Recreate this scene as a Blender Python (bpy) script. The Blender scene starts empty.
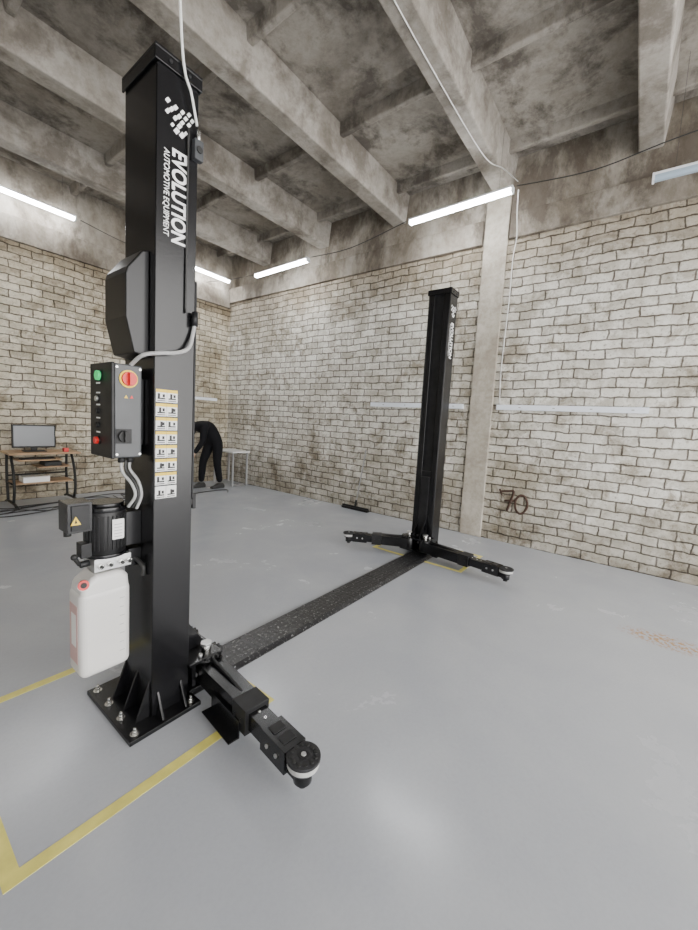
import bpy, bmesh, math, random
from mathutils import Vector, Matrix
random.seed(4)
C=bpy.context.collection
# ------------------------------------------------------------------ materials
def nm(name):
    m=bpy.data.materials.new(name);m.use_nodes=True
    return m,m.node_tree.nodes,m.node_tree.links,m.node_tree.nodes['Principled BSDF']
def plain(name,col,rough=.5,metal=0,coat=0,noise=0,nscale=20,bump=0,emit=None,spec=.5,trans=0):
    m,N,L,b=nm(name)
    b.inputs['Base Color'].default_value=(*col,1);b.inputs['Roughness'].default_value=rough;b.inputs['Metallic'].default_value=metal
    b.inputs['Coat Weight'].default_value=coat;b.inputs['Specular IOR Level'].default_value=spec
    if trans:b.inputs['Transmission Weight'].default_value=trans
    if emit:
        b.inputs['Emission Color'].default_value=(*emit[:3],1);b.inputs['Emission Strength'].default_value=emit[3]
    if noise or bump:
        t=N.new('ShaderNodeTexCoord');n=N.new('ShaderNodeTexNoise');n.inputs['Scale'].default_value=nscale;n.inputs['Detail'].default_value=5
        L.new(t.outputs['Object'],n.inputs['Vector'])
        if noise:
            r=N.new('ShaderNodeValToRGB');r.color_ramp.elements[0].position=.3;r.color_ramp.elements[1].position=.7
            r.color_ramp.elements[0].color=tuple(c*(1-noise) for c in col)+(1,)
            r.color_ramp.elements[1].color=tuple(min(1,c*(1+noise)) for c in col)+(1,)
            L.new(n.outputs[0],r.inputs[0]);L.new(r.outputs[0],b.inputs['Base Color'])
        if bump:
            bp=N.new('ShaderNodeBump');bp.inputs['Strength'].default_value=bump;bp.inputs['Distance'].default_value=.01
            L.new(n.outputs[0],bp.inputs['Height']);L.new(bp.outputs[0],b.inputs['Normal'])
    return m
def ramp(N,L,src,stops):
    r=N.new('ShaderNodeValToRGB');e=r.color_ramp.elements
    while len(e)<len(stops):e.new(.5)
    for k,(p,c) in enumerate(stops):
        e[k].position=p;e[k].color=(*c,1) if len(c)==3 else c
    L.new(src,r.inputs[0]);return r.outputs[0]
def noise(N,L,vec,scale,detail=6,rough=.6,dist=0):
    n=N.new('ShaderNodeTexNoise');n.inputs['Scale'].default_value=scale;n.inputs['Detail'].default_value=detail
    n.inputs['Roughness'].default_value=rough;n.inputs['Distortion'].default_value=dist;L.new(vec,n.inputs['Vector']);return n.outputs[0]
def mix(N,L,fac,a,b,mode='MIX'):
    m=N.new('ShaderNodeMix');m.data_type='RGBA';m.blend_type=mode
    for s,v in ((m.inputs[0],fac),(m.inputs[6],a),(m.inputs[7],b)):
        if hasattr(v,'links'):L.new(v,s)
        elif isinstance(v,(int,float)):s.default_value=v
        else:s.default_value=(*v,1)
    return m.outputs[2]
def math_(N,L,op,a,b=None,clamp=False):
    m=N.new('ShaderNodeMath');m.operation=op;m.use_clamp=clamp
    for s,v in ((m.inputs[0],a),(m.inputs[1],b)):
        if v is None:continue
        if hasattr(v,'links'):L.new(v,s)
        else:s.default_value=v
    return m.outputs[0]
def brick_mat(name,axis,tint=(1,1,1)):
    m,N,L,b=nm(name)
    g=N.new('ShaderNodeNewGeometry');sx=N.new('ShaderNodeSeparateXYZ');L.new(g.outputs['Position'],sx.inputs[0])
    cb=N.new('ShaderNodeCombineXYZ');L.new(sx.outputs[axis],cb.inputs[0]);L.new(sx.outputs[2],cb.inputs[1])
    pos=g.outputs['Position']
    def wob(scale,amt,src):
        nw=N.new('ShaderNodeTexNoise');nw.inputs['Scale'].default_value=scale;nw.inputs['Detail'].default_value=3;L.new(pos,nw.inputs['Vector'])
        sub=N.new('ShaderNodeVectorMath');sub.operation='SUBTRACT';L.new(nw.outputs['Color'],sub.inputs[0]);sub.inputs[1].default_value=(.5,.5,.5)
        sc=N.new('ShaderNodeVectorMath');sc.operation='SCALE';L.new(sub.outputs[0],sc.inputs[0]);sc.inputs['Scale'].default_value=amt
        ad=N.new('ShaderNodeVectorMath');ad.operation='ADD';L.new(src,ad.inputs[0]);L.new(sc.outputs[0],ad.inputs[1]);return ad.outputs[0]
    v=wob(2.2,.06,cb.outputs[0]);v=wob(13,.032,v)
    br=N.new('ShaderNodeTexBrick');L.new(v,br.inputs['Vector'])
    br.offset=.5;br.inputs['Scale'].default_value=1;br.inputs['Brick Width'].default_value=.262;br.inputs['Row Height'].default_value=.102
    br.inputs['Mortar Size'].default_value=.009;br.inputs['Mortar Smooth'].default_value=.6;br.inputs['Bias'].default_value=-.12
    br.inputs['Color1'].default_value=(.73,.705,.635,1);br.inputs['Color2'].default_value=(.43,.40,.335,1);br.inputs['Mortar'].default_value=(.155,.13,.098,1)
    big=noise(N,L,pos,.9,6,.7,.3)
    fine=noise(N,L,pos,26,7,.75)
    mid=noise(N,L,pos,5,6,.75,.4)
    mid2=noise(N,L,pos,2.3,6,.75,.5)
    c=br.outputs['Color']
    brickmask=math_(N,L,'SUBTRACT',1,br.outputs['Fac'],True)
    white=ramp(N,L,mid,[(.45,(0,0,0)),(.60,(1,1,1))])
    fw=math_(N,L,'MULTIPLY',math_(N,L,'MULTIPLY',white,.75),math_(N,L,'ADD',math_(N,L,'MULTIPLY',brickmask,.75),.25))
    c=mix(N,L,fw,c,(.88,.865,.81))
    c=mix(N,L,.9,c,ramp(N,L,big,[(.34,(.54,.50,.43)),(.52,(1,1,1))]),'MULTIPLY')
    c=mix(N,L,.8,c,ramp(N,L,mid2,[(.37,(.46,.41,.34)),(.47,(1,1,1))]),'MULTIPLY')
    c=mix(N,L,.8,c,ramp(N,L,fine,[(.33,(.34,.30,.25)),(.46,(1,1,1))]),'MULTIPLY')
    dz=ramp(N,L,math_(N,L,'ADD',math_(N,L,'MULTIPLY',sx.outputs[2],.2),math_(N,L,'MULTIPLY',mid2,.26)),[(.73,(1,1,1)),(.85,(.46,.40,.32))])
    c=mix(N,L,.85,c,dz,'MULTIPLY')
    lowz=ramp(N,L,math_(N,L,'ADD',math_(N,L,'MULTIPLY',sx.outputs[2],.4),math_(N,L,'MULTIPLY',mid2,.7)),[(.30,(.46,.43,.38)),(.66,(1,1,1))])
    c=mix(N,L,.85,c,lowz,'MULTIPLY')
    c=mix(N,L,1,c,tint,'MULTIPLY')
    L.new(c,b.inputs['Base Color']);b.inputs['Roughness'].default_value=.65
    hgt=math_(N,L,'ADD',math_(N,L,'MULTIPLY',brickmask,1.0),math_(N,L,'ADD',math_(N,L,'MULTIPLY',fine,.6),math_(N,L,'MULTIPLY',mid,.6)))
    bp=N.new('ShaderNodeBump');bp.inputs['Strength'].default_value=1;bp.inputs['Distance'].default_value=.018
    L.new(hgt,bp.inputs['Height']);L.new(bp.outputs[0],b.inputs['Normal'])
    return m
def concrete_mat(name,light,dark,stain,sscale=1.1,streak=(1,1,1),samt=.9):
    m,N,L,b=nm(name)
    g=N.new('ShaderNodeNewGeometry')
    mp=N.new('ShaderNodeMapping');mp.inputs['Scale'].default_value=streak;L.new(g.outputs['Position'],mp.inputs[0]);v=mp.outputs[0]
    a=noise(N,L,v,sscale,7,.68,.3);f=noise(N,L,v,13,8,.78);md=noise(N,L,v,1.7,8,.70,.25)
    c=ramp(N,L,a,[(.36,dark),(.58,light)])
    c=mix(N,L,math_(N,L,'MULTIPLY',ramp(N,L,md,[(.48,(0,0,0)),(.60,(1,1,1))]),samt),c,stain)
    c=mix(N,L,.55,c,ramp(N,L,f,[(.3,(.5,.46,.41)),(.56,(1.0,1.0,1.0))]),'MULTIPLY')
    L.new(c,b.inputs['Base Color']);b.inputs['Roughness'].default_value=.85
    bp=N.new('ShaderNodeBump');bp.inputs['Strength'].default_value=.4;bp.inputs['Distance'].default_value=.01
    L.new(f,bp.inputs['Height']);L.new(bp.outputs[0],b.inputs['Normal'])
    return m
def floor_mat():
    m,N,L,b=nm('painted_floor')
    g=N.new('ShaderNodeNewGeometry');v=g.outputs['Position']
    a=noise(N,L,v,.5,5,.5,.2);d=noise(N,L,v,1.5,8,.62,.3);f=noise(N,L,v,60,4,.7)
    c=ramp(N,L,a,[(.3,(.375,.395,.435)),(.7,(.425,.442,.475))])
    c=mix(N,L,math_(N,L,'MULTIPLY',ramp(N,L,d,[(.42,(0,0,0)),(.80,(1,1,1))]),.4),c,(.55,.56,.575))
    c=mix(N,L,.12,c,ramp(N,L,f,[(.3,(.6,.6,.6)),(.6,(1,1,1))]),'MULTIPLY')
    sp0=noise(N,L,v,30,5,.8,.2)
    c=mix(N,L,math_(N,L,'MULTIPLY',ramp(N,L,sp0,[(.70,(0,0,0)),(.76,(1,1,1))]),.35),c,(.25,.245,.24))
    vm=N.new('ShaderNodeVectorMath');vm.operation='SUBTRACT';L.new(v,vm.inputs[0]);vm.inputs[1].default_value=(3.46,-.3,0)
    ms=N.new('ShaderNodeMapping');ms.inputs['Scale'].default_value=(7,3.2,1);L.new(vm.outputs[0],ms.inputs[0])
    ln=N.new('ShaderNodeVectorMath');ln.operation='LENGTH';L.new(ms.outputs[0],ln.inputs[0])
    msk=math_(N,L,'SUBTRACT',1,ln.outputs['Value'],True)
    sp=ramp(N,L,noise(N,L,v,35,3,.6),[(.48,(0,0,0)),(.56,(1,1,1))])
    c=mix(N,L,math_(N,L,'MULTIPLY',math_(N,L,'MULTIPLY',msk,sp),2,True),c,(.40,.25,.13))
    L.new(c,b.inputs['Base Color'])
    L.new(ramp(N,L,d,[(.3,(.15,)*3),(.7,(.30,)*3)]),b.inputs['Roughness'])
    bp=N.new('ShaderNodeBump');bp.inputs['Strength'].default_value=.08;bp.inputs['Distance'].default_value=.004
    L.new(d,bp.inputs['Height']);L.new(bp.outputs[0],b.inputs['Normal'])
    return m
def plate_mat():
    m,N,L,b=nm('tread_plate_steel')
    g=N.new('ShaderNodeNewGeometry');v=g.outputs['Position']
    vo=N.new('ShaderNodeTexVoronoi');vo.inputs['Scale'].default_value=28;vo.inputs['Randomness'].default_value=.15;L.new(v,vo.inputs['Vector'])
    d=noise(N,L,v,9,7,.8)
    c=ramp(N,L,d,[(.52,(.010,.010,.012)),(.8,(.08,.08,.085))])
    c=mix(N,L,math_(N,L,'MULTIPLY',ramp(N,L,noise(N,L,v,60,3,.7),[(.60,(0,0,0)),(.66,(1,1,1))]),.7),c,(.4,.4,.4))
    L.new(c,b.inputs['Base Color']);b.inputs['Roughness'].default_value=.32
    bp=N.new('ShaderNodeBump');bp.inputs['Strength'].default_value=.8;bp.inputs['Distance'].default_value=.004;bp.invert=True
    L.new(vo.outputs['Distance'],bp.inputs['Height']);L.new(bp.outputs[0],b.inputs['Normal'])
    return m
M=dict(
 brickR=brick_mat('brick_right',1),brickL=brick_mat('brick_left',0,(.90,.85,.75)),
 ceil=concrete_mat('ceiling_concrete',(.335,.31,.275),(.17,.152,.128),(.062,.052,.042),1.0,samt=.8),
 beam=concrete_mat('beam_concrete',(.37,.345,.31),(.235,.213,.183),(.11,.092,.072),1.6,samt=.7),
 band=concrete_mat('wall_concrete',(.345,.315,.27),(.16,.135,.103),(.082,.065,.048),1.5,(1,1,.6),.8),
 pil=concrete_mat('pilaster_concrete',(.52,.485,.42),(.38,.345,.28),(.28,.24,.185),1.8,samt=.5),
 floor=floor_mat(),plate=plate_mat(),
 black=plain('black_powder_coat',(.006,.006,.007),.24,0,.0,bump=.03,nscale=90,spec=.45),
 black2=plain('black_steel_dusty',(.011,.011,.012),.45,0,0,noise=.5,nscale=14,spec=.35),
 blackgloss=plain('black_gloss',(.008,.008,.009),.3,0,.1,spec=.35),
 grey=plain('control_grey',(.05,.053,.057),.4,noise=.08),
 steel=plain('zinc_steel',(.65,.65,.63),.25,1,noise=.1),
 alu=plain('cast_aluminium',(.55,.55,.55),.35,.9),
 rubber=plain('rubber',(.018,.018,.02),.75,noise=.4,nscale=60),
 rubber_grey=plain('rubber_edge',(.45,.45,.44),.7,noise=.2),
 tank=plain('translucent_plastic',(.62,.61,.595),.35,0,.2,noise=.03,nscale=6),
 fluid=plain('red_fluid_tint',(.54,.34,.32),.4),
 red=plain('red_plastic',(.6,.015,.012),.35),yellow=plain('yellow_plastic',(.85,.58,.02),.4),green=plain('green_lamp',(.02,.55,.16),.3,emit=(.03,.8,.2,.4)),
 white=plain('white_print',(.85,.85,.85),.5),label=plain('label_white',(.75,.75,.73),.5),ink=plain('ink_black',(.010,.010,.010),.6),
 lyel=plain('label_yellow',(.75,.52,.05),.5),
 conduit=plain('grey_conduit',(.36,.36,.36),.5,noise=.1,nscale=60),wire=plain('white_wire',(.7,.7,.68),.5),wireb=plain('black_cable',(.02,.02,.02),.5),
 trunk=plain('white_trunking',(.84,.88,.95),.35),
 housing=plain('lamp_housing',(.75,.77,.8),.4),tube=plain('lamp_diffuser',(.9,.93,1),.4,emit=(.97,.985,1,75)),tubeoff=plain('lamp_diffuser_off',(.36,.45,.54),.3),
 paint=plain('yellow_floor_paint',(.70,.63,.16),.45,noise=.12,nscale=14),
 spray=plain('brown_spray',(.06,.03,.02),.8),
 wood=plain('desk_wood',(.42,.27,.15),.45,noise=.25,nscale=8),screen=plain('monitor_screen',(.13,.14,.155),.2),
 tabletop=plain('table_white',(.75,.75,.74),.4),
 cloth=plain('black_cloth',(.007,.007,.009),.85,bump=.3,nscale=30,spec=.2),skin=plain('skin',(.52,.32,.23),.5),hair=plain('hair_dark',(.03,.02,.015),.6,bump=.4,nscale=60),
 shoe=plain('shoe',(.03,.03,.03),.5),paper=plain('paper',(.8,.8,.78),.6),plaster=plain('plain_plaster',(.50,.49,.46),.8,noise=.1,nscale=3),
)
# ------------------------------------------------------------------ builder
class B:
    def __init__(s):s.bm=bmesh.new();s.mats=[]
    def mi(s,m):
        m=M[m]
        if m not in s.mats:s.mats.append(m)
        return s.mats.index(m)
    def _fin(s,vs,m,mat=None):
        i=s.mi(m);fs=set()
        for v in vs:
            if mat is not None:v.co=mat@v.co
            for f in v.link_faces:fs.add(f)
        for f in fs:f.material_index=i
        return list(fs)
    def box(s,x0,x1,y0,y1,z0,z1,m,mat=None):
        r=bmesh.ops.create_cube(s.bm,size=1)['verts']
        for v in r:v.co=Vector(((x0+x1)/2+v.co.x*(x1-x0),(y0+y1)/2+v.co.y*(y1-y0),(z0+z1)/2+v.co.z*(z1-z0)))
        return s._fin(r,m,mat)
    def cyl(s,a,b,r,m,seg=20,r2=None,mat=None):
        a=Vector(a);b=Vector(b);d=b-a;q=d.to_track_quat('Z','Y').to_matrix().to_4x4()
        T=Matrix.Translation((a+b)/2)@q
        o=bmesh.ops.create_cone(s.bm,cap_ends=True,segments=seg,radius1=r,radius2=r if r2 is None else r2,depth=d.length)['verts']
        for v in o:v.co=T@v.co
        fs=s._fin(o,m,mat)
        for f in fs:
            if len(f.verts)==4 and seg>6:f.smooth=True
    def prism(s,pts,ax,lo,hi,m,mat=None):
        def P(p,t):
            l=list(p);l.insert(ax,t);return Vector(l)
        a=[s.bm.verts.new(P(p,lo)) for p in pts];b=[s.bm.verts.new(P(p,hi)) for p in pts];n=len(pts)
        s.bm.faces.new(a);s.bm.faces.new(b[::-1])
        for i in range(n):s.bm.faces.new((a[i],b[i],b[(i+1)%n],a[(i+1)%n]))
        s._fin(a+b,m,mat)
    def tube(s,pts,r,m,seg=10,sub=8,mat=None):
        P=[Vector(p) for p in pts];Q=[]
        if len(P)>2:
            for i in range(len(P)-1):
                p0=P[max(i-1,0)];p1=P[i];p2=P[i+1];p3=P[min(i+2,len(P)-1)]
                for k in range(sub):
                    t=k/sub
                    Q.append(.5*((2*p1)+(-p0+p2)*t+(2*p0-5*p1+4*p2-p3)*t*t+(-p0+3*p1-3*p2+p3)*t**3))
            Q.append(P[-1])
        else:Q=P
        rings=[];prev=None
        for i,p in enumerate(Q):
            d=(Q[min(i+1,len(Q)-1)]-Q[max(i-1,0)]).normalized()
            if prev is None:
                u=d.orthogonal().normalized()
            else:
                u=(prev-d*prev.dot(d))
                u=u.normalized() if u.length>1e-6 else d.orthogonal().normalized()
            prev=u;w=d.cross(u)
            rings.append([s.bm.verts.new(p+r*(math.cos(2*math.pi*k/seg)*u+math.sin(2*math.pi*k/seg)*w)) for k in range(seg)])
        for i in range(len(rings)-1):
            for k in range(seg):
                f=s.bm.faces.new((rings[i][k],rings[i][(k+1)%seg],rings[i+1][(k+1)%seg],rings[i+1][k]));f.smooth=True
        s.bm.faces.new(rings[0][::-1]);s.bm.faces.new(rings[-1])
        s._fin([v for r_ in rings for v in r_],m,mat)
    def sphere(s,c,r,m,sc=(1,1,1),seg=20,mat=None):
        o=bmesh.ops.create_uvsphere(s.bm,u_segments=seg,v_segments=seg//2+2,radius=r)['verts']
        for v in o:v.co=Vector((c[0]+v.co.x*sc[0],c[1]+v.co.y*sc[1],c[2]+v.co.z*sc[2]))
        for f in s._fin(o,m,mat):f.smooth=True
    def done(s,name,parent=None,bevel=0,seg=2):
        bmesh.ops.recalc_face_normals(s.bm,faces=s.bm.faces)
        me=bpy.data.meshes.new(name);s.bm.to_mesh(me);s.bm.free()
        for m in s.mats:me.materials.append(m)
        o=bpy.data.objects.new(name,me);C.objects.link(o)
        if bevel:
            b=o.modifiers.new('bevel','BEVEL');b.width=bevel;b.segments=seg;b.limit_method='ANGLE';b.angle_limit=math.radians(40)
        if parent:o.parent=parent
        return o
def empty(name):
    e=bpy.data.objects.new(name,None);C.objects.link(e);e.empty_display_size=.1;return e
def text(name,body,size,loc,rot,mat,parent,ext=.0006,off=0,sx=1,align='LEFT'):
    t=bpy.data.curves.new(name,'FONT');t.body=body;t.size=size;t.extrude=ext;t.offset=off;t.align_x=align;t.materials.append(M[mat])
    o=bpy.data.objects.new(name,t);C.objects.link(o);o.matrix_world=Matrix.Translation(loc)@rot@Matrix.Diagonal((sx,1,1,1));o.parent=parent;return o
# ------------------------------------------------------------------ room
W=5.04;L=7.10;ZB=3.73;ZS=4.66
XB=-3.0;YB=-4.2
b=B();b.box(XB,W+.3,YB,L+.3,-.2,0,'floor');b.done('floor')
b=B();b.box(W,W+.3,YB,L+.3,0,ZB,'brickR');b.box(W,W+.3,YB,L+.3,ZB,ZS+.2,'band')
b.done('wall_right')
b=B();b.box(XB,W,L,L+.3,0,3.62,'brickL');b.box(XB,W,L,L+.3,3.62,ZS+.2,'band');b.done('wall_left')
b=B();b.box(XB-.3,XB,YB,L+.3,0,ZS+.2,'plaster');b.done('unseen_back_wall')  # unseen wall, added so world light enters only from the open side
b=B();b.box(W-.05,W-.001,YB,1.50,ZB,4.02,'band');b.box(W-.05,W-.001,1.83,L-.001,ZB,4.02,'band');b.done('trim_1',bevel=.008)
b=B();b.box(XB,W-.052,L-.05,L-.001,3.62,3.95,'band');b.done('trim_2',bevel=.008)
b=B();b.box(W-.03,W-.001,1.52,1.81,0,4.29,'pil');b.done('pilaster',bevel=.010)
# ceiling : ribbed slabs
b=B();b.box(XB,W-.001,YB,L-.001,ZS,ZS+.2,'ceil')
ys=[-4.03,-2.58,-1.13,.205,1.625,3.08,4.53,5.98]
for y in ys:
    wb=.10;wt=.14
    b.prism([(y-wb,4.29),(y+wb,4.29),(y+wt,ZS+.01),(y-wt,ZS+.01)],0,XB,W-.002,'beam')
for x in (-2.84,-1.58,-.32,.95,2.22,3.48,4.72):
    b.prism([(x-.032,4.545),(x+.032,4.545),(x+.055,ZS+.01),(x-.055,ZS+.01)],1,YB,L-.002,'ceil')
b.done('ceiling',bevel=.012)
def rect(n,x0,x1,y0,y1,w):
    b=B()
    b.box(x0,x1,y0,y0+w,.0002,.0016,'paint');b.box(x0,x1,y1-w,y1,.0002,.0016,'paint')
    b.box(x0,x0+w,y0+w,y1-w,.0002,.0016,'paint');b.box(x1-w,x1,y0+w,y1-w,.0002,.0016,'paint')
    b.done(n)
rect('floor_marking_stripe',.22,1.26,1.322,2.312,.047)
rect('floor_marking_stripe',3.62,4.28,1.25,2.3,.04)
# ------------------------------------------------------------------ lift columns
ROTT=Matrix(((0,1,0,0),(0,0,-1,0),(-1,0,0,0),(0,0,0,1)))
def bolt(b,x,y,z,r=.011):
    b.cyl((x,y,z),(x,y,z+.003),r*1.7,'steel',16);b.cyl((x,y,z+.003),(x,y,z+.015),r,'steel',6);b.cyl((x,y,z+.015),(x,y,z+.028),r*.6,'steel',12)
def arm(parent,px,py,ex,ey,name,z=.075,side=1):
    P=Vector((px,py,0));E=Vector((ex,ey,0));d=(E-P);ln=d.length;ang=math.atan2(d.y,d.x)
    T=Matrix.Translation(P)@Matrix.Rotation(ang,4,'Z')
    b=B();l1=ln*.60
    b.prism([(.02,-.062),(l1,-.052),(l1,.052),(.02,.062)],2,z,z+.10,'black',T)
    b.box(l1-.10,l1+.005,-.060,.060,z-.006,z+.106,'black2',T)
    b.box(l1-.05,ln-.045,-.042,.042,z+.012,z+.086,'black',T)
    b.box(ln-.21,ln-.05,-.052,.052,z+.002,z+.094,'black',T)
    for k in range(3):
        b.cyl((l1+.02+k*.045,0,z+.08),(l1+.02+k*.045,0,z+.089),.008,'steel',12,mat=T)
    for k in range(2):b.box(ln-.19+k*.065,ln-.145+k*.065,-.030,.030,z+.094,z+.098,'black2',T)
    for sgn in(-1,1):
        for k in range(2):
            b.cyl((l1-.075+k*.05,sgn*.058,z+.05),(l1-.075+k*.05,sgn*.066,z+.05),.009,'black2',6,mat=T)
            b.cyl((ln-.16+k*.06,sgn*.052,z+.05),(ln-.16+k*.06,sgn*.059,z+.05),.009,'alu',6,mat=T)
    b.cyl((0,0,z-.01),(0,0,z+.11),.068,'black',28,mat=T)
    b.cyl((0,0,z+.11),(0,0,z+.16),.024,'steel',20,mat=T);b.cyl((0,0,z+.16),(0,0,z+.172),.030,'alu',6,mat=T)
    for k in range(18):
        a=k*math.pi/9
        b.box(.066,.082,-.006,.006,z+.112,z+.127,'black2',T@Matrix.Rotation(a,4,'Z'))
    b.cyl((0,0,z+.112),(0,0,z+.127),.068,'black2',28,mat=T)
    b.prism([(.04,z+.10),(l1*.75,z+.10),(l1*.5,z+.113),(.04,z+.122)],1,-.006,.006,'black2',T)
    b.box(l1*.42,l1-.03,side*.062,side*.068,z-.03,z+.045,'black',T)
    b.box(l1*.42,l1-.03,side*.062,side*.115,z-.036,z-.03,'black',T)
    b.cyl((ln,0,z-.01),(ln,0,z+.035),.036,'black',24,mat=T)
    b.box(ln-.06,ln,-.034,.034,z,z+.03,'black',T)
    b.cyl((ln,0,z-.03),(ln,0,z+.07),.020,'black2',20,mat=T)
    b.cyl((ln,0,z+.045),(ln,0,z+.055),.055,'black2',32,mat=T)
    b.cyl((ln,0,z+.055),(ln,0,z+.078),.061,'rubber_grey',36,mat=T)
    b.cyl((ln,0,z+.078),(ln,0,z+.090),.065,'rubber',36,mat=T)
    b.cyl((ln,0,z+.090),(ln,0,z+.093),.022,'black2',20,mat=T);b.cyl((ln,0,z+.091),(ln,0,z+.096),.010,'alu',12,mat=T)
    for k in range(12):
        a=k*math.pi/6;b.cyl((ln+.046*math.cos(a),.046*math.sin(a),z+.090),(ln+.046*math.cos(a),.046*math.sin(a),z+.094),.008,'ink',8,mat=T)
    return b.done(name,parent,.004)
def column(x0,x1,y0,y1,H,op,bx0,bx1,by0,by1):
    E=empty('car_lift_column')
    t=.008;b=B()
    xc,xo=(x0,x1) if op>0 else (x1,x0)
    b.box(min(xc,xc+op*t),max(xc,xc+op*t),y0,y1,.02,H,'black')
    b.box(x0,x1,y0,y0+t,.02,H,'black');b.box(x0,x1,y1-t,y1,.02,H,'black')
    for a,c in((y0+t,y0+.07),(y1-.07,y1-t)):
        b.box(min(xo,xo-op*t),max(xo,xo-op*t),a,c,.02,H,'black')
    b.done('post_channel',E,.004,3)
    b=B()
    b.box(x0-.010,x1+.010,y0-.010,y1+.010,H,H+.012,'black')
    b.box(x0-.010,x1+.010,y0-.010,y0-.002,H-.045,H,'black');b.box(x0-.010,x0-.002,y0-.002,y1+.010,H-.045,H,'black')
    b.box(x1+.002,x1+.010,y0-.002,y1+.010,H-.045,H,'black')
    b.cyl((x0+.05,y0-.010,H-.022),(x0+.05,y0-.016,H-.022),.008,'black2',6)
    b.cyl((x1-.05,y0-.010,H-.022),(x1-.05,y0-.016,H-.022),.008,'black2',6)
    b.done('top_cap',E,.002)
    b=B();b.box(bx0,bx1,by0,by1,0,.02,'black')
    for x in(bx0+.035,bx1-.035):
        for y in(by0+.035,by0+.17,by1-.17,by1-.035):
            if not(x0-.03<x<x1+.03 and y0-.02<y<y1+.02):bolt(b,x,y,.02)
    g=(bx0 if op>0 else bx1)+op*.06
    for y in(y0+.02,(y0+y1)/2,y1-.02):
        b.prism([(xc,.02),(g,.02),(xc,.19)] if op>0 else [(xc,.02),(xc,.19),(g,.02)],1,y-.005,y+.005,'black')
    for x in(x0+.03,x1-.04):
        b.prism([(y1,.02),(y1+.08,.02),(y1,.17)],0,x-.005,x+.005,'black')
        b.prism([(y0,.02),(y0-.055,.02),(y0,.13)],0,x-.005,x+.005,'black')
    b.done('base_plate',E,.003)
    b=B();ym=(y0+y1)/2
    b.box(*sorted((xc+op*.05,xo-op*.012)),y0+.02,y1-.02,.06,.92,'black2')
    b.box(*sorted((xo-op*.02,xo+op*.02)),y0+.075,y1-.075,.06,.86,'black2')
    for z in(.055,.175+.012):
        b.box(*sorted((xo-op*.01,xo+op*.17)),y0-.03,y1+.03,z,z+.016,'black')
    b.box(*sorted((xo+op*.01,xo+op*.028)),y0-.02,y1+.02,.07,.19,'black')
    b.prism([(xo,.2),(xo+op*.15,.2),(xo,.42)],1,ym-.05,ym-.04,'black');b.prism([(xo,.2),(xo+op*.15,.2),(xo,.42)],1,ym+.04,ym+.05,'black')
    b.cyl((xc+op*.09,ym,.92),(xc+op*.09,ym,1.75),.03,'black2',20);b.cyl((xc+op*.09,ym,1.75),(xc+op*.09,ym,H-.15),.02,'black2',20)
    b.cyl((xc+op*.09,ym-.03,H-.12),(xc+op*.09,ym+.03,H-.12),.05,'black2',24)
    for k in range(46):
        b.box(xc+op*.13-.006,xc+op*.13+.006,ym-.01,ym+.01,.95+k*.036,.975+k*.036,'black2')
    for yy in(y0-.005,y1+.005,ym-.02,ym+.02):
        b.cyl((xo+op*.028,yy,.12),(xo+op*.040,yy,.12),.012,'alu',6)
        b.cyl((xo+op*.06,yy,.203),(xo+op*.06,yy,.218),.011,'alu',6)
    b.done('carriage',E,.002)
    b=B();b.box(*sorted((xo-op*.035,xo-op*.030)),y0+.02,y1-.02,.9,H-.03,'black2');b.done('mechanism_cover',E)
    zt=H-.325
    text('logo_text','EVOLUTION',.088,(x0+.068,y0-.0012,zt),ROTT,'white',E,off=.0024,sx=.76)
    text('logo_subtext','AUTOMOTIVE EQUIPMENT',.033,(x0+.032,y0-.0012,zt-.02),ROTT,'white',E,sx=.84)
    b=B();zc=zt+.105
    def q(px,pz,s,m='white',d=.0018):
        b.prism([(x0+.095+px-s,zc+pz-s*.4),(x0+.095+px,zc+pz-s),(x0+.095+px+s,zc+pz+s*.4),(x0+.095+px,zc+pz+s)],1,y0-d,y0-.0002,m)
    for i in range(4):
        for j in range(3):
            if (i+j)%2==0:
                q(-.050+i*.016,.058-j*.020-i*.004,.0115);q(.012+i*.0145,.050-j*.020+i*.004,.0105)
    q(-.012,-.035,.014);q(.012,-.038,.014);q(0,-.010,.012);q(.028,-.022,.009);q(-.03,-.022,.009)
    b.done('logo_emblem',E)
    return E
NX0,NX1,NY0,NY1=.795,.975,1.635,1.912
E1=column(NX0,NX1,NY0,NY1,2.82,1,.672,1.002,1.565,2.035)
arm(E1,1.085,1.66,.995,.875,'front_swing_arm',side=-1)
arm(E1,1.085,1.885,1.16,2.62,'rear_swing_arm',side=1)
FX0,FX1,FY0,FY1=3.86,4.045,1.69,1.937
E2=column(FX0,FX1,FY0,FY1,2.84,-1,3.83,4.17,1.60,2.06)
arm(E2,3.76,1.72,3.62,.84,'front_swing_arm',side=1)
arm(E2,3.76,1.91,3.43,2.50,'rear_swing_arm',side=-1)
b=B();y=NY0
for r in range(8):
    z1=1.51-r*.060
    for c in range(2):
        x=.803+c*.048
        b.box(x,x+.0465,y-.0012,y-.0002,z1-.054,z1,'label')
        b.box(x,x+.0465,y-.0018,y-.0003,z1-.013,z1,'lyel' if r<7 else 'label')
        b.box(x+.006,x+.040,y-.0018,y-.0003,z1-.042,z1-.036,'ink')
        b.box(x+.007+.006*((r+c)%3),x+.017+.006*((r+c)%3),y-.0018,y-.0003,z1-.036,z1-.017,'ink')
        b.box(x+.028,x+.038,y-.0018,y-.0003,z1-.033,z1-.020,'ink')
        b.box(x+.005,x+.041,y-.0018,y-.0003,z1-.050,z1-.0465,'ink')
b.done('warning_labels',E1)
b=B()
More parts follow.
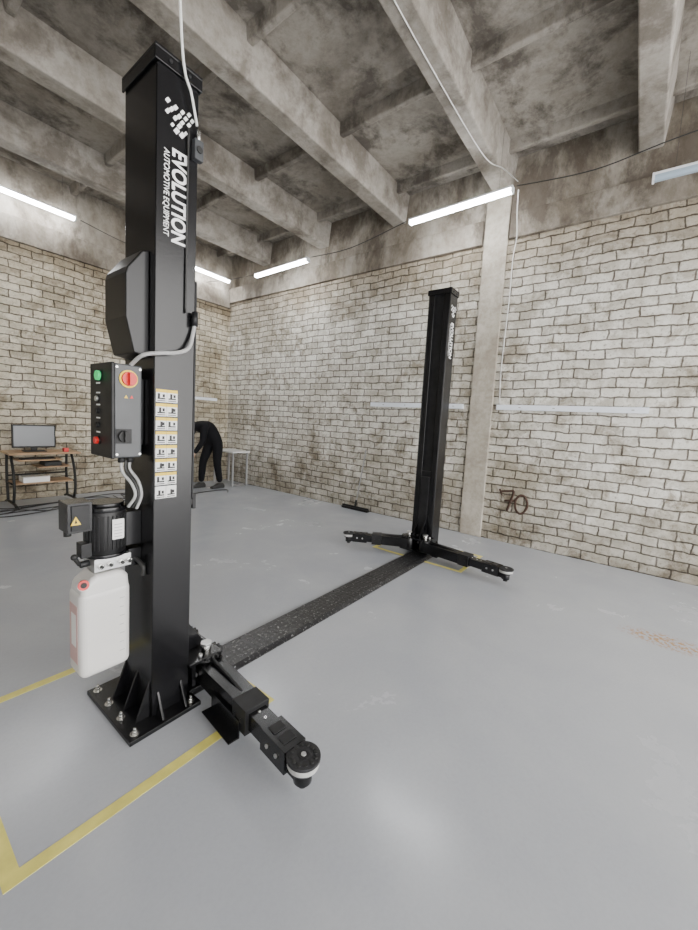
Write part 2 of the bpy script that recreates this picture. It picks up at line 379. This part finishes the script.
b.prism([(.795,2.075),(.765,2.065),(.708,1.985),(.702,1.96),(.702,1.79),(.735,1.65),(.795,1.64)],1,1.68,1.885,'blackgloss')
b.done('latch_cover',E1,.006,3)
b=B()
b.box(.945,.985,NY0-.028,NY0-.0005,2.49,2.57,'grey');b.cyl((.965,NY0-.02,2.57),(.965,NY0-.02,2.61),.008,'steel',12)
b.cyl((.965,NY0-.028,2.53),(.965,NY0-.034,2.53),.014,'ink',16)
b.box(.976,.996,1.66,1.70,.98,1.01,'black');b.box(.996,1.012,1.66,1.70,.96,1.03,'black2')
b.box(.976,.984,NY0,NY0+.02,1.02,2.0,'black2')
b.done('limit_switch',E1,.002)
b=B()
b.tube([(.835,1.60,4.30),(.855,1.606,3.4),(.885,1.610,2.86),(.925,1.607,2.72),(.955,1.612,2.62)],.0055,'wire',8)
b.tube([(.925,1.6225,2.60),(.925,1.628,2.3),(.925,1.628,1.85)],.004,'wireb',8)
b.tube([(.962,1.612,1.83),(.960,1.620,1.78),(.93,1.605,1.70),(.87,1.60,1.668),(.80,1.605,1.655),(.75,1.64,1.64),(.73,1.70,1.60)],.0085,'conduit',10)
b.cyl((.962,1.613,1.80),(.962,1.613,1.86),.013,'black2',14)
b.done('conduit_hose',E1)
# ------------------------------------------------------------------ control box
E=empty('control_box')
bx0,bx1,by0,by1,bz0,bz1=.652,.772,1.69,1.905,1.215,1.60
b=B();b.box(bx0+.012,bx1,by0,by1,bz0,bz1,'grey');b.box(bx1,.794,by0+.03,by1-.02,bz0+.05,bz1-.05,'black2');b.done('enclosure',E,.006,3)
b=B();b.box(bx0,bx0+.013,by0-.003,by1+.003,bz0-.003,bz1+.003,'black2');b.done('door_panel',E,.004,2)
b=B()
def btn(y,z,r,m,h=.012):
    b.cyl((bx0,y,z),(bx0-.004,y,z),r*1.3,'black2',20);b.cyl((bx0-.004,y,z),(bx0-h,y,z),r,m,20)
btn(1.80,1.55,.020,'green',.016);btn(1.82,1.455,.011,'alu',.012);btn(1.82,1.405,.011,'ink',.012);btn(1.82,1.345,.011,'ink',.012);btn(1.82,1.28,.015,'red',.016)
for z in(1.52,1.48,1.43,1.375,1.315):b.box(bx0-.0012,bx0-.0002,1.80,1.84,z-.003,z+.003,'white')
b.cyl((.716,by0,1.541),(.716,by0-.006,1.541),.036,'yellow',28);b.cyl((.716,by0-.006,1.541),(.716,by0-.016,1.541),.029,'red',28);b.box(.709,.723,by0-.034,by0-.016,1.516,1.566,'red')
b.box(.668,.728,by0-.005,by0,1.275,1.335,'black2');b.cyl((.698,by0-.005,1.305),(.698,by0-.018,1.305),.024,'ink',24);b.box(.691,.705,by0-.034,by0-.018,1.283,1.327,'ink')
b.prism([(.70,1.462),(.715,1.462),(.7075,1.476)],1,by0-.0012,by0-.0002,'lyel')
b.prism([(.722,1.462),(.737,1.462),(.7295,1.476)],1,by0-.0012,by0-.0002,'red')
for x in(.672,.762):
    for z in(1.23,1.585):b.cyl((x,by0,z),(x,by0-.003,z),.005,'steel',12)
b.done('switches',E,.0015)
b=B()
b.cyl((.71,1.74,1.215),(.71,1.74,1.19),.014,'ink',12);b.cyl((.745,1.74,1.215),(.745,1.74,1.19),.014,'ink',12)
b.tube([(.71,1.74,1.20),(.712,1.735,1.15),(.735,1.70,1.10),(.745,1.69,1.05),(.725,1.71,1.0)],.0065,'conduit',10)
b.tube([(.728,1.74,1.20),(.727,1.735,1.155),(.748,1.70,1.105),(.758,1.69,1.05),(.74,1.705,.995)],.0055,'wireb',10)
b.tube([(.745,1.74,1.20),(.742,1.735,1.16),(.762,1.70,1.11),(.771,1.69,1.05),(.755,1.70,.99)],.0065,'conduit',10)
b.done('supply_conduits',E)
# ------------------------------------------------------------------ hydraulic power unit
E=empty('hydraulic_power_unit')
cx,cy=.665,1.785
b=B()
b.cyl((cx,cy,.80),(cx,cy,.985),.075,'black2',36);b.cyl((cx,cy,.985),(cx,cy,1.005),.078,'black',36);b.cyl((cx,cy,1.005),(cx,cy,1.02),.068,'black',36)
b.cyl((cx,cy,.79),(cx,cy,.805),.080,'black',36)
for k in range(28):
    a=2*math.pi*k/28
    b.box(.074,.081,-.0025,.0025,.825,.97,'black2',Matrix.Translation((cx,cy,0))@Matrix.Rotation(a,4,'Z'))
b.box(.73,.794,1.74,1.84,.82,.97,'black')
b.done('motor',E,.0015)
b=B();b.box(cx-.005,cx+.04,cy-.0835,cy-.080,.87,.955,'label')
for k in range(5):b.box(cx+.002,cx+.032,cy-.0845,cy-.0833,.880+k*.013,.883+k*.013,'conduit')
b.done('rating_label',E)
b=B();b.box(.512,.597,1.735,1.84,.915,1.035,'black');b.box(.524,.586,1.728,1.735,.925,1.025,'black2')
b.prism([(.519,.95),(.555,.95),(.537,.985)],1,1.7255,1.7278,'lyel');b.prism([(.532,.957),(.542,.957),(.537,.975)],1,1.7245,1.7256,'ink')
b.cyl((.53,1.80,.915),(.53,1.80,.89),.014,'ink',12)
b.done('terminal_box',E,.005)
b=B();b.box(.60,.745,1.725,1.845,.735,.79,'alu')
for x in(.62,.655,.70,.73):
    b.cyl((x,1.725,.762),(x,1.705,.762),.013,'steel',6);b.cyl((x,1.705,.762),(x,1.698,.762),.007,'ink',10)
b.cyl((.60,1.78,.765),(.565,1.78,.765),.014,'black2',14);b.cyl((.565,1.78,.765),(.545,1.77,.80),.008,'ink',10);b.sphere((.543,1.768,.806),.013,'ink')
b.box(.56,.60,1.745,1.80,.80,.86,'black2')
b.tube([(.745,1.76,.76),(.770,1.74,.75),(.785,1.70,.72),(.784,1.70,.68)],.009,'wireb',10)
b.box(.74,.794,1.74,1.83,.72,.80,'black')
b.done('pump_block',E,.003)
tx0,tx1,ty0,ty1,tz0,tz1=.545,.742,1.712,1.862,.285,.725
b=B()
b.box(tx0,tx1,ty0,ty1,tz0,tz1-.06,'tank')
b.done('oil_tank',E,.032,6)
b=B();b.prism([(tx0+.003,tz1-.10),(tx1-.003,tz1-.10),(tx1-.010,tz1-.03),(tx1-.035,tz1),(tx0+.06,tz1),(tx0+.012,tz1-.035)],1,ty0+.004,ty1-.004,'tank')
b.done('oil_tank_shoulder',E,.022,5)
b=B()
b.cyl((.560,1.735,.693),(.552,1.700,.705),.022,'tank',24)
b.cyl((.555,1.712,.702),(.550,1.690,.710),.020,'red',24);b.cyl((.550,1.690,.710),(.549,1.685,.711),.011,'ink',20)
b.done('filler_cap',E,.002)
b=B();b.box(tx0-.0015,tx0+.001,ty0+.035,ty1-.03,.35,.60,'fluid');b.box(tx0-.002,tx0,ty0+.05,ty1-.05,.42,.56,'label')
for k in range(7):b.box(tx1-.05,tx1-.03-.004*(k%2),ty0-.001,ty0+.001,.36+k*.04,.3625+k*.04,'conduit')
b.done('tank_label',E)
# ------------------------------------------------------------------ floor cable cover
E=empty('cable_cover_plate')
for i,(a,c) in enumerate(((1.008,1.90),(1.904,2.86),(2.864,3.822))):
    b=B();b.prism([(1.645,.001),(1.652,.001+.001),(1.675,.022),(1.875,.022),(1.898,.002),(1.905,.001)],0,a,c,'plate')
    for x in(a+.05,(a+c)/2,c-.05):
        for y in(1.69,1.86):b.cyl((x,y,.022),(x,y,.025),.006,'black2',10)
    b.done('tread_plate_%d'%(i+1),E)
# ------------------------------------------------------------------ lamps and wiring
LE=[]
def lamp(p,q,on=True,hang=True,ztop=ZS):
    p=Vector(p);q=Vector(q);d=(q-p);ln=d.length;T=Matrix.Translation(p)@d.to_track_quat('X','Z').to_matrix().to_4x4()
    E=empty('tube_lamp');LE.append(E)
    b=B();b.box(0,ln,-.036,.036,.014,.036,'housing',T);b.box(-.006,.012,-.038,.038,-.028,.037,'housing',T);b.box(ln-.012,ln+.006,-.038,.038,-.028,.037,'housing',T);b.done('housing',E,.003)
    b=B();b.prism([(-.035,.014),(-.034,-.010),(-.018,-.027),(.018,-.027),(.034,-.010),(.035,.014)],0,.012,ln-.012,'tube' if on else 'tubeoff',T);b.done('diffuser',E)
    if hang:
        b=B()
        for t in(.12,.88):
            s=p+d*t;b.cyl((s.x,s.y,s.z+.03),(s.x,s.y,ztop),.0012,'wireb',6)
        b.done('hanger_wires',E)
lamp((4.44,1.34,3.97),(4.44,2.57,3.95))
lamp((4.44,4.32,3.85),(4.44,5.55,3.83))
lamp((4.44,.14,3.70),(4.44,-1.08,3.69),on=False)
lamp((2.18,6.9,4.15),(.95,6.9,4.17))
lamp((4.85,6.9,4.09),(3.62,6.9,4.11))
def cable(pts,r,m,k):
    b=B();b.tube(pts,r,m,8);b.done('supply_cable',LE[k])
cable([(4.44,7.05,3.98),(4.44,6.3,3.90),(4.44,5.62,3.86)],.005,'wireb',1)
cable([(4.44,4.25,3.88),(4.44,3.5,3.85),(4.44,2.62,3.98)],.005,'wireb',1)
cable([(4.44,1.30,4.0),(4.44,.6,3.93),(4.44,-.1,4.0),(4.44,-1.5,4.05),(4.44,-4,4.1)],.005,'wireb',0)
cable([(4.50,1.30,3.99),(4.7,1.35,3.86),(4.95,1.40,3.70),(5.02,1.44,3.5),(5.028,1.44,3.0),(5.030,1.46,2.2),(5.031,1.44,1.74)],.006,'wire',0)
cable([(4.42,1.29,4.03),(4.4,1.45,4.2),(4.2,1.6,4.275),(3.0,1.63,4.283),(1.5,1.62,4.283),(-1,1.63,4.283)],.005,'wire',0)
cable([(3.55,6.9,4.13),(2.9,6.9,4.08),(2.25,6.9,4.16)],.005,'wireb',3)
def trunk(y0,y1,z,n):
    E=empty('cable_trunking')
    b=B();b.box(W-.035,W-.0005,y0,y1,z-.032,z+.032,'trunk');b.box(W-.039,W-.035,y0+.01,y1-.01,z-.024,z+.024,'trunk')
    k=int((y1-y0)/.37)
    for i in range(k):b.box(W-.0405,W-.039,y0+.12+i*.37,y0+.145+i*.37,z-.005,z+.005,'conduit')
    b.done('channel',E,.003)
trunk(1.90,3.38,1.70,1);trunk(-.05,1.47,1.70,2)
b=B();b.box(3.75,4.75,L-.035,L-.0005,1.68,1.735,'trunk');b.done('cable_trunking',bevel=.004)
b=B();gx=W-.004
def stroke(pts,r=.013):b.tube([(gx,y,z) for y,z in pts],r,'spray',8,mat=None)
stroke([(1.33,.64),(1.23,.66),(1.17,.66),(1.19,.56),(1.23,.41)]);stroke([(1.27,.53),(1.15,.55)])
stroke([(1.08,.63),(1.03,.61),(1.00,.52),(1.03,.43),(1.08,.40),(1.13,.45),(1.14,.55),(1.10,.62),(1.05,.63)])
stroke([(1.31,.60),(1.34,.67)],.011)
b.done('graffiti_number')
b=B();b.box(4.93,4.99,3.27,3.78,.0,.035,'black2');b.box(4.945,4.975,3.27,3.78,.035,.06,'ink')
b.cyl((4.96,3.52,.05),(5.02,3.42,.98),.009,'conduit',10);b.cyl((4.958,3.525,.04),(4.962,3.51,.16),.016,'ink',12)
b.done('floor_squeegee',bevel=.004)
# ------------------------------------------------------------------ computer desk
E=empty('computer_desk')
b=B();b.box(1.28,2.10,6.50,7.0,.72,.745,'wood');b.box(1.34,2.04,6.62,6.98,.30,.32,'wood');b.box(1.36,1.86,6.42,6.70,.645,.66,'wood')
b.box(1.62,2.0,6.60,6.95,.52,.54,'wood');b.done('boards',E,.006)
b=B()
for x in(1.34,2.04):
    b.tube([(x,6.48,.03),(x,6.60,.05),(x,6.9,.05),(x,7.0,.03)],.018,'ink',10)
    b.tube([(x,6.62,.05),(x,6.56,.25),(x,6.60,.50),(x,6.72,.71)],.017,'ink',10)
    b.tube([(x,6.90,.05),(x,6.94,.4),(x,6.92,.71)],.017,'ink',10)
    b.tube([(x,6.58,.31),(x,6.93,.31)],.012,'ink',8)
b.tube([(1.34,6.93,.4),(2.04,6.93,.4)],.012,'ink',8)
b.done('legs',E)
b=B();b.box(1.45,1.75,6.62,6.85,.321,.40,'paper');b.box(1.70,1.9,6.64,6.9,.541,.60,'ink');b.box(1.40,1.78,6.46,6.60,.661,.675,'ink');b.box(1.9,1.96,6.55,6.62,.746,.80,'red');b.done('clutter',E,.004)
E=empty('computer_monitor')
b=B();b.box(1.36,1.85,6.72,6.75,.80,1.12,'ink');b.box(1.375,1.835,6.714,6.72,.82,1.105,'screen');b.box(1.57,1.64,6.74,6.77,.76,.90,'ink');b.box(1.48,1.73,6.66,6.82,.746,.758,'ink');b.done('panel',E,.004)
E=empty('work_table')
b=B();b.box(4.58,5.0,6.25,6.95,.665,.695,'tabletop');b.done('top',E,.004)
b=B()
for x in(4.62,4.96):
    for y in(6.30,6.90):b.box(x-.015,x+.015,y-.015,y+.015,0,.665,'conduit')
b.done('legs',E)
b=B()
for k in range(7):
    pts=[(.6+random.random()*2.4,6.0+random.random()*.8,.008) for _ in range(6)]
    pts.sort();b.tube(pts,.007,'wireb',6,6)
b.tube([(2.6,6.2,.008),(3.2,6.0,.008),(3.9,6.1,.008),(4.3,6.05,.008),(4.2,5.85,.008)],.007,'wireb',6)
b.done('floor_cables')
# ------------------------------------------------------------------ man bending forward
E=empty('bending_man')
def skin(name,vs,es,rs,mat,root=0,sub=2):
    me=bpy.data.meshes.new(name);me.from_pydata(vs,es,[]);o=bpy.data.objects.new(name,me);C.objects.link(o);o.parent=E
    m=o.modifiers.new('skin','SKIN');m.use_smooth_shade=True
    for i,r in enumerate(rs):
        me.skin_vertices[0].data[i].radius=(r,r) if not isinstance(r,tuple) else r
        me.skin_vertices[0].data[i].use_root=(i==root)
    s=o.modifiers.new('sub','SUBSURF');s.levels=sub;s.render_levels=sub
    me.materials.append(M[mat]);return o
yc=6.42
V=[(4.33,yc,.95),(4.27,yc,1.07),(4.14,yc,1.17),(4.00,yc,1.20),(3.91,yc,1.17),(3.86,yc,1.13),
   (4.01,yc-.17,1.16),(3.95,yc-.22,.90),(3.82,yc-.17,.69),
   (4.01,yc+.17,1.16),(3.93,yc+.22,.90),(3.78,yc+.17,.70),
   (4.35,yc-.095,.88),(4.33,yc-.11,.49),(4.40,yc-.12,.10),
   (4.32,yc+.095,.88),(4.17,yc+.11,.50),(4.15,yc+.12,.10)]
Ed=[(0,1),(1,2),(2,3),(3,4),(4,5),(3,6),(6,7),(7,8),(3,9),(9,10),(10,11),(0,12),(12,13),(13,14),(0,15),(15,16),(16,17)]
Rr=[(.14,.16),(.125,.155),(.13,.165),(.125,.155),.062,.052,.077,.056,.037,.077,.056,.037,.112,.076,.058,.112,.076,.058]
skin('clothed_body',V,Ed,Rr,'cloth')
b=B()
for (x,y) in((4.40,yc-.12),(4.15,yc+.12)):
    b.prism([(x+.08,0),(x+.08,.05),(x+.05,.10),(x-.04,.10),(x-.12,.055),(x-.19,.04),(x-.20,0)],1,y-.045,y+.045,'shoe')
b.done('shoes',E,.018,3)
b=B();T=Matrix.Translation((3.80,yc,1.06))@Matrix.Rotation(math.radians(-62),4,'Y')
b.sphere((0,0,0),.1,'skin',(.95,.76,1.12),24,mat=T)
b.sphere((-.03,0,-.06),.06,'skin',(.95,.85,.95),16,mat=T)
b.sphere((.018,0,.024),.1,'hair',(.96,.80,1.08),24,mat=T)
b.prism([(-.09,-.035),(-.118,-.03),(-.095,.012)],1,-.012,.012,'skin',T)
for s in(-1,1):
    b.sphere((-.083,s*.032,.008),.011,'paper',mat=T,seg=10);b.sphere((-.092,s*.032,.008),.005,'ink',mat=T,seg=8)
    b.sphere((.0,s*.078,-.005),.03,'skin',(.6,.3,1),12,mat=T)
b.box(-.092,-.086,-.02,.02,-.062,-.056,'red',T)
b.done('head',E)
for s,wx,wz in((-1,3.82,.69),(1,3.78,.70)):
    wy=yc+s*.17
    skin('palm',[(wx+.005,wy,wz+.02),(wx-.015,wy,wz-.04),(wx-.03,wy,wz-.085)],[(0,1),(1,2)],[(.024,.026),(.02,.034),(.016,.038)],'skin')
    for k,l in enumerate((.068,.078,.072,.058)):
        fy=wy+(k-1.5)*.019
        skin('finger_%d'%(k+1),[(wx-.026,fy,wz-.075),(wx-.042,fy,wz-.085-l*.5),(wx-.036,fy,wz-.085-l*.8),(wx-.022,fy,wz-.085-l)],[(0,1),(1,2),(2,3)],[.009,.0085,.008,.007],'skin',sub=1)
    skin('thumb',[(wx-.012,wy-s*.028,wz-.03),(wx-.038,wy-s*.048,wz-.055),(wx-.05,wy-s*.05,wz-.085)],[(0,1),(1,2)],[.012,.010,.008],'skin',sub=1)
E.location=(-.06,0,0)
# ------------------------------------------------------------------ light
w=bpy.data.worlds.new('World');bpy.context.scene.world=w;w.use_nodes=True
bg=w.node_tree.nodes['Background'];bg.inputs[0].default_value=(1,.985,.965,1);bg.inputs[1].default_value=8.8
# ------------------------------------------------------------------ camera
yw,pt,rl=37.2711,5.4930,3.2431
a=math.radians(yw);p=math.radians(pt);r=math.radians(rl)
F=Vector((math.cos(p)*math.cos(a),math.cos(p)*math.sin(a),-math.sin(p)))
R0=F.cross(Vector((0,0,1))).normalized();D0=F.cross(R0)
R=R0*math.cos(r)-D0*math.sin(r);D=F.cross(R)
cam=bpy.data.cameras.new('camera');co=bpy.data.objects.new('camera',cam);C.objects.link(co)
m=Matrix((R,-D,-F)).transposed().to_4x4();m.translation=Vector((0,0,1.42));co.matrix_world=m
cam.sensor_fit='VERTICAL';cam.sensor_height=24;cam.lens=382.35*24/930;cam.shift_x=(349-345.51)/930;cam.shift_y=-(465-457.75)/930
cam.clip_start=.05
bpy.context.scene.camera=co
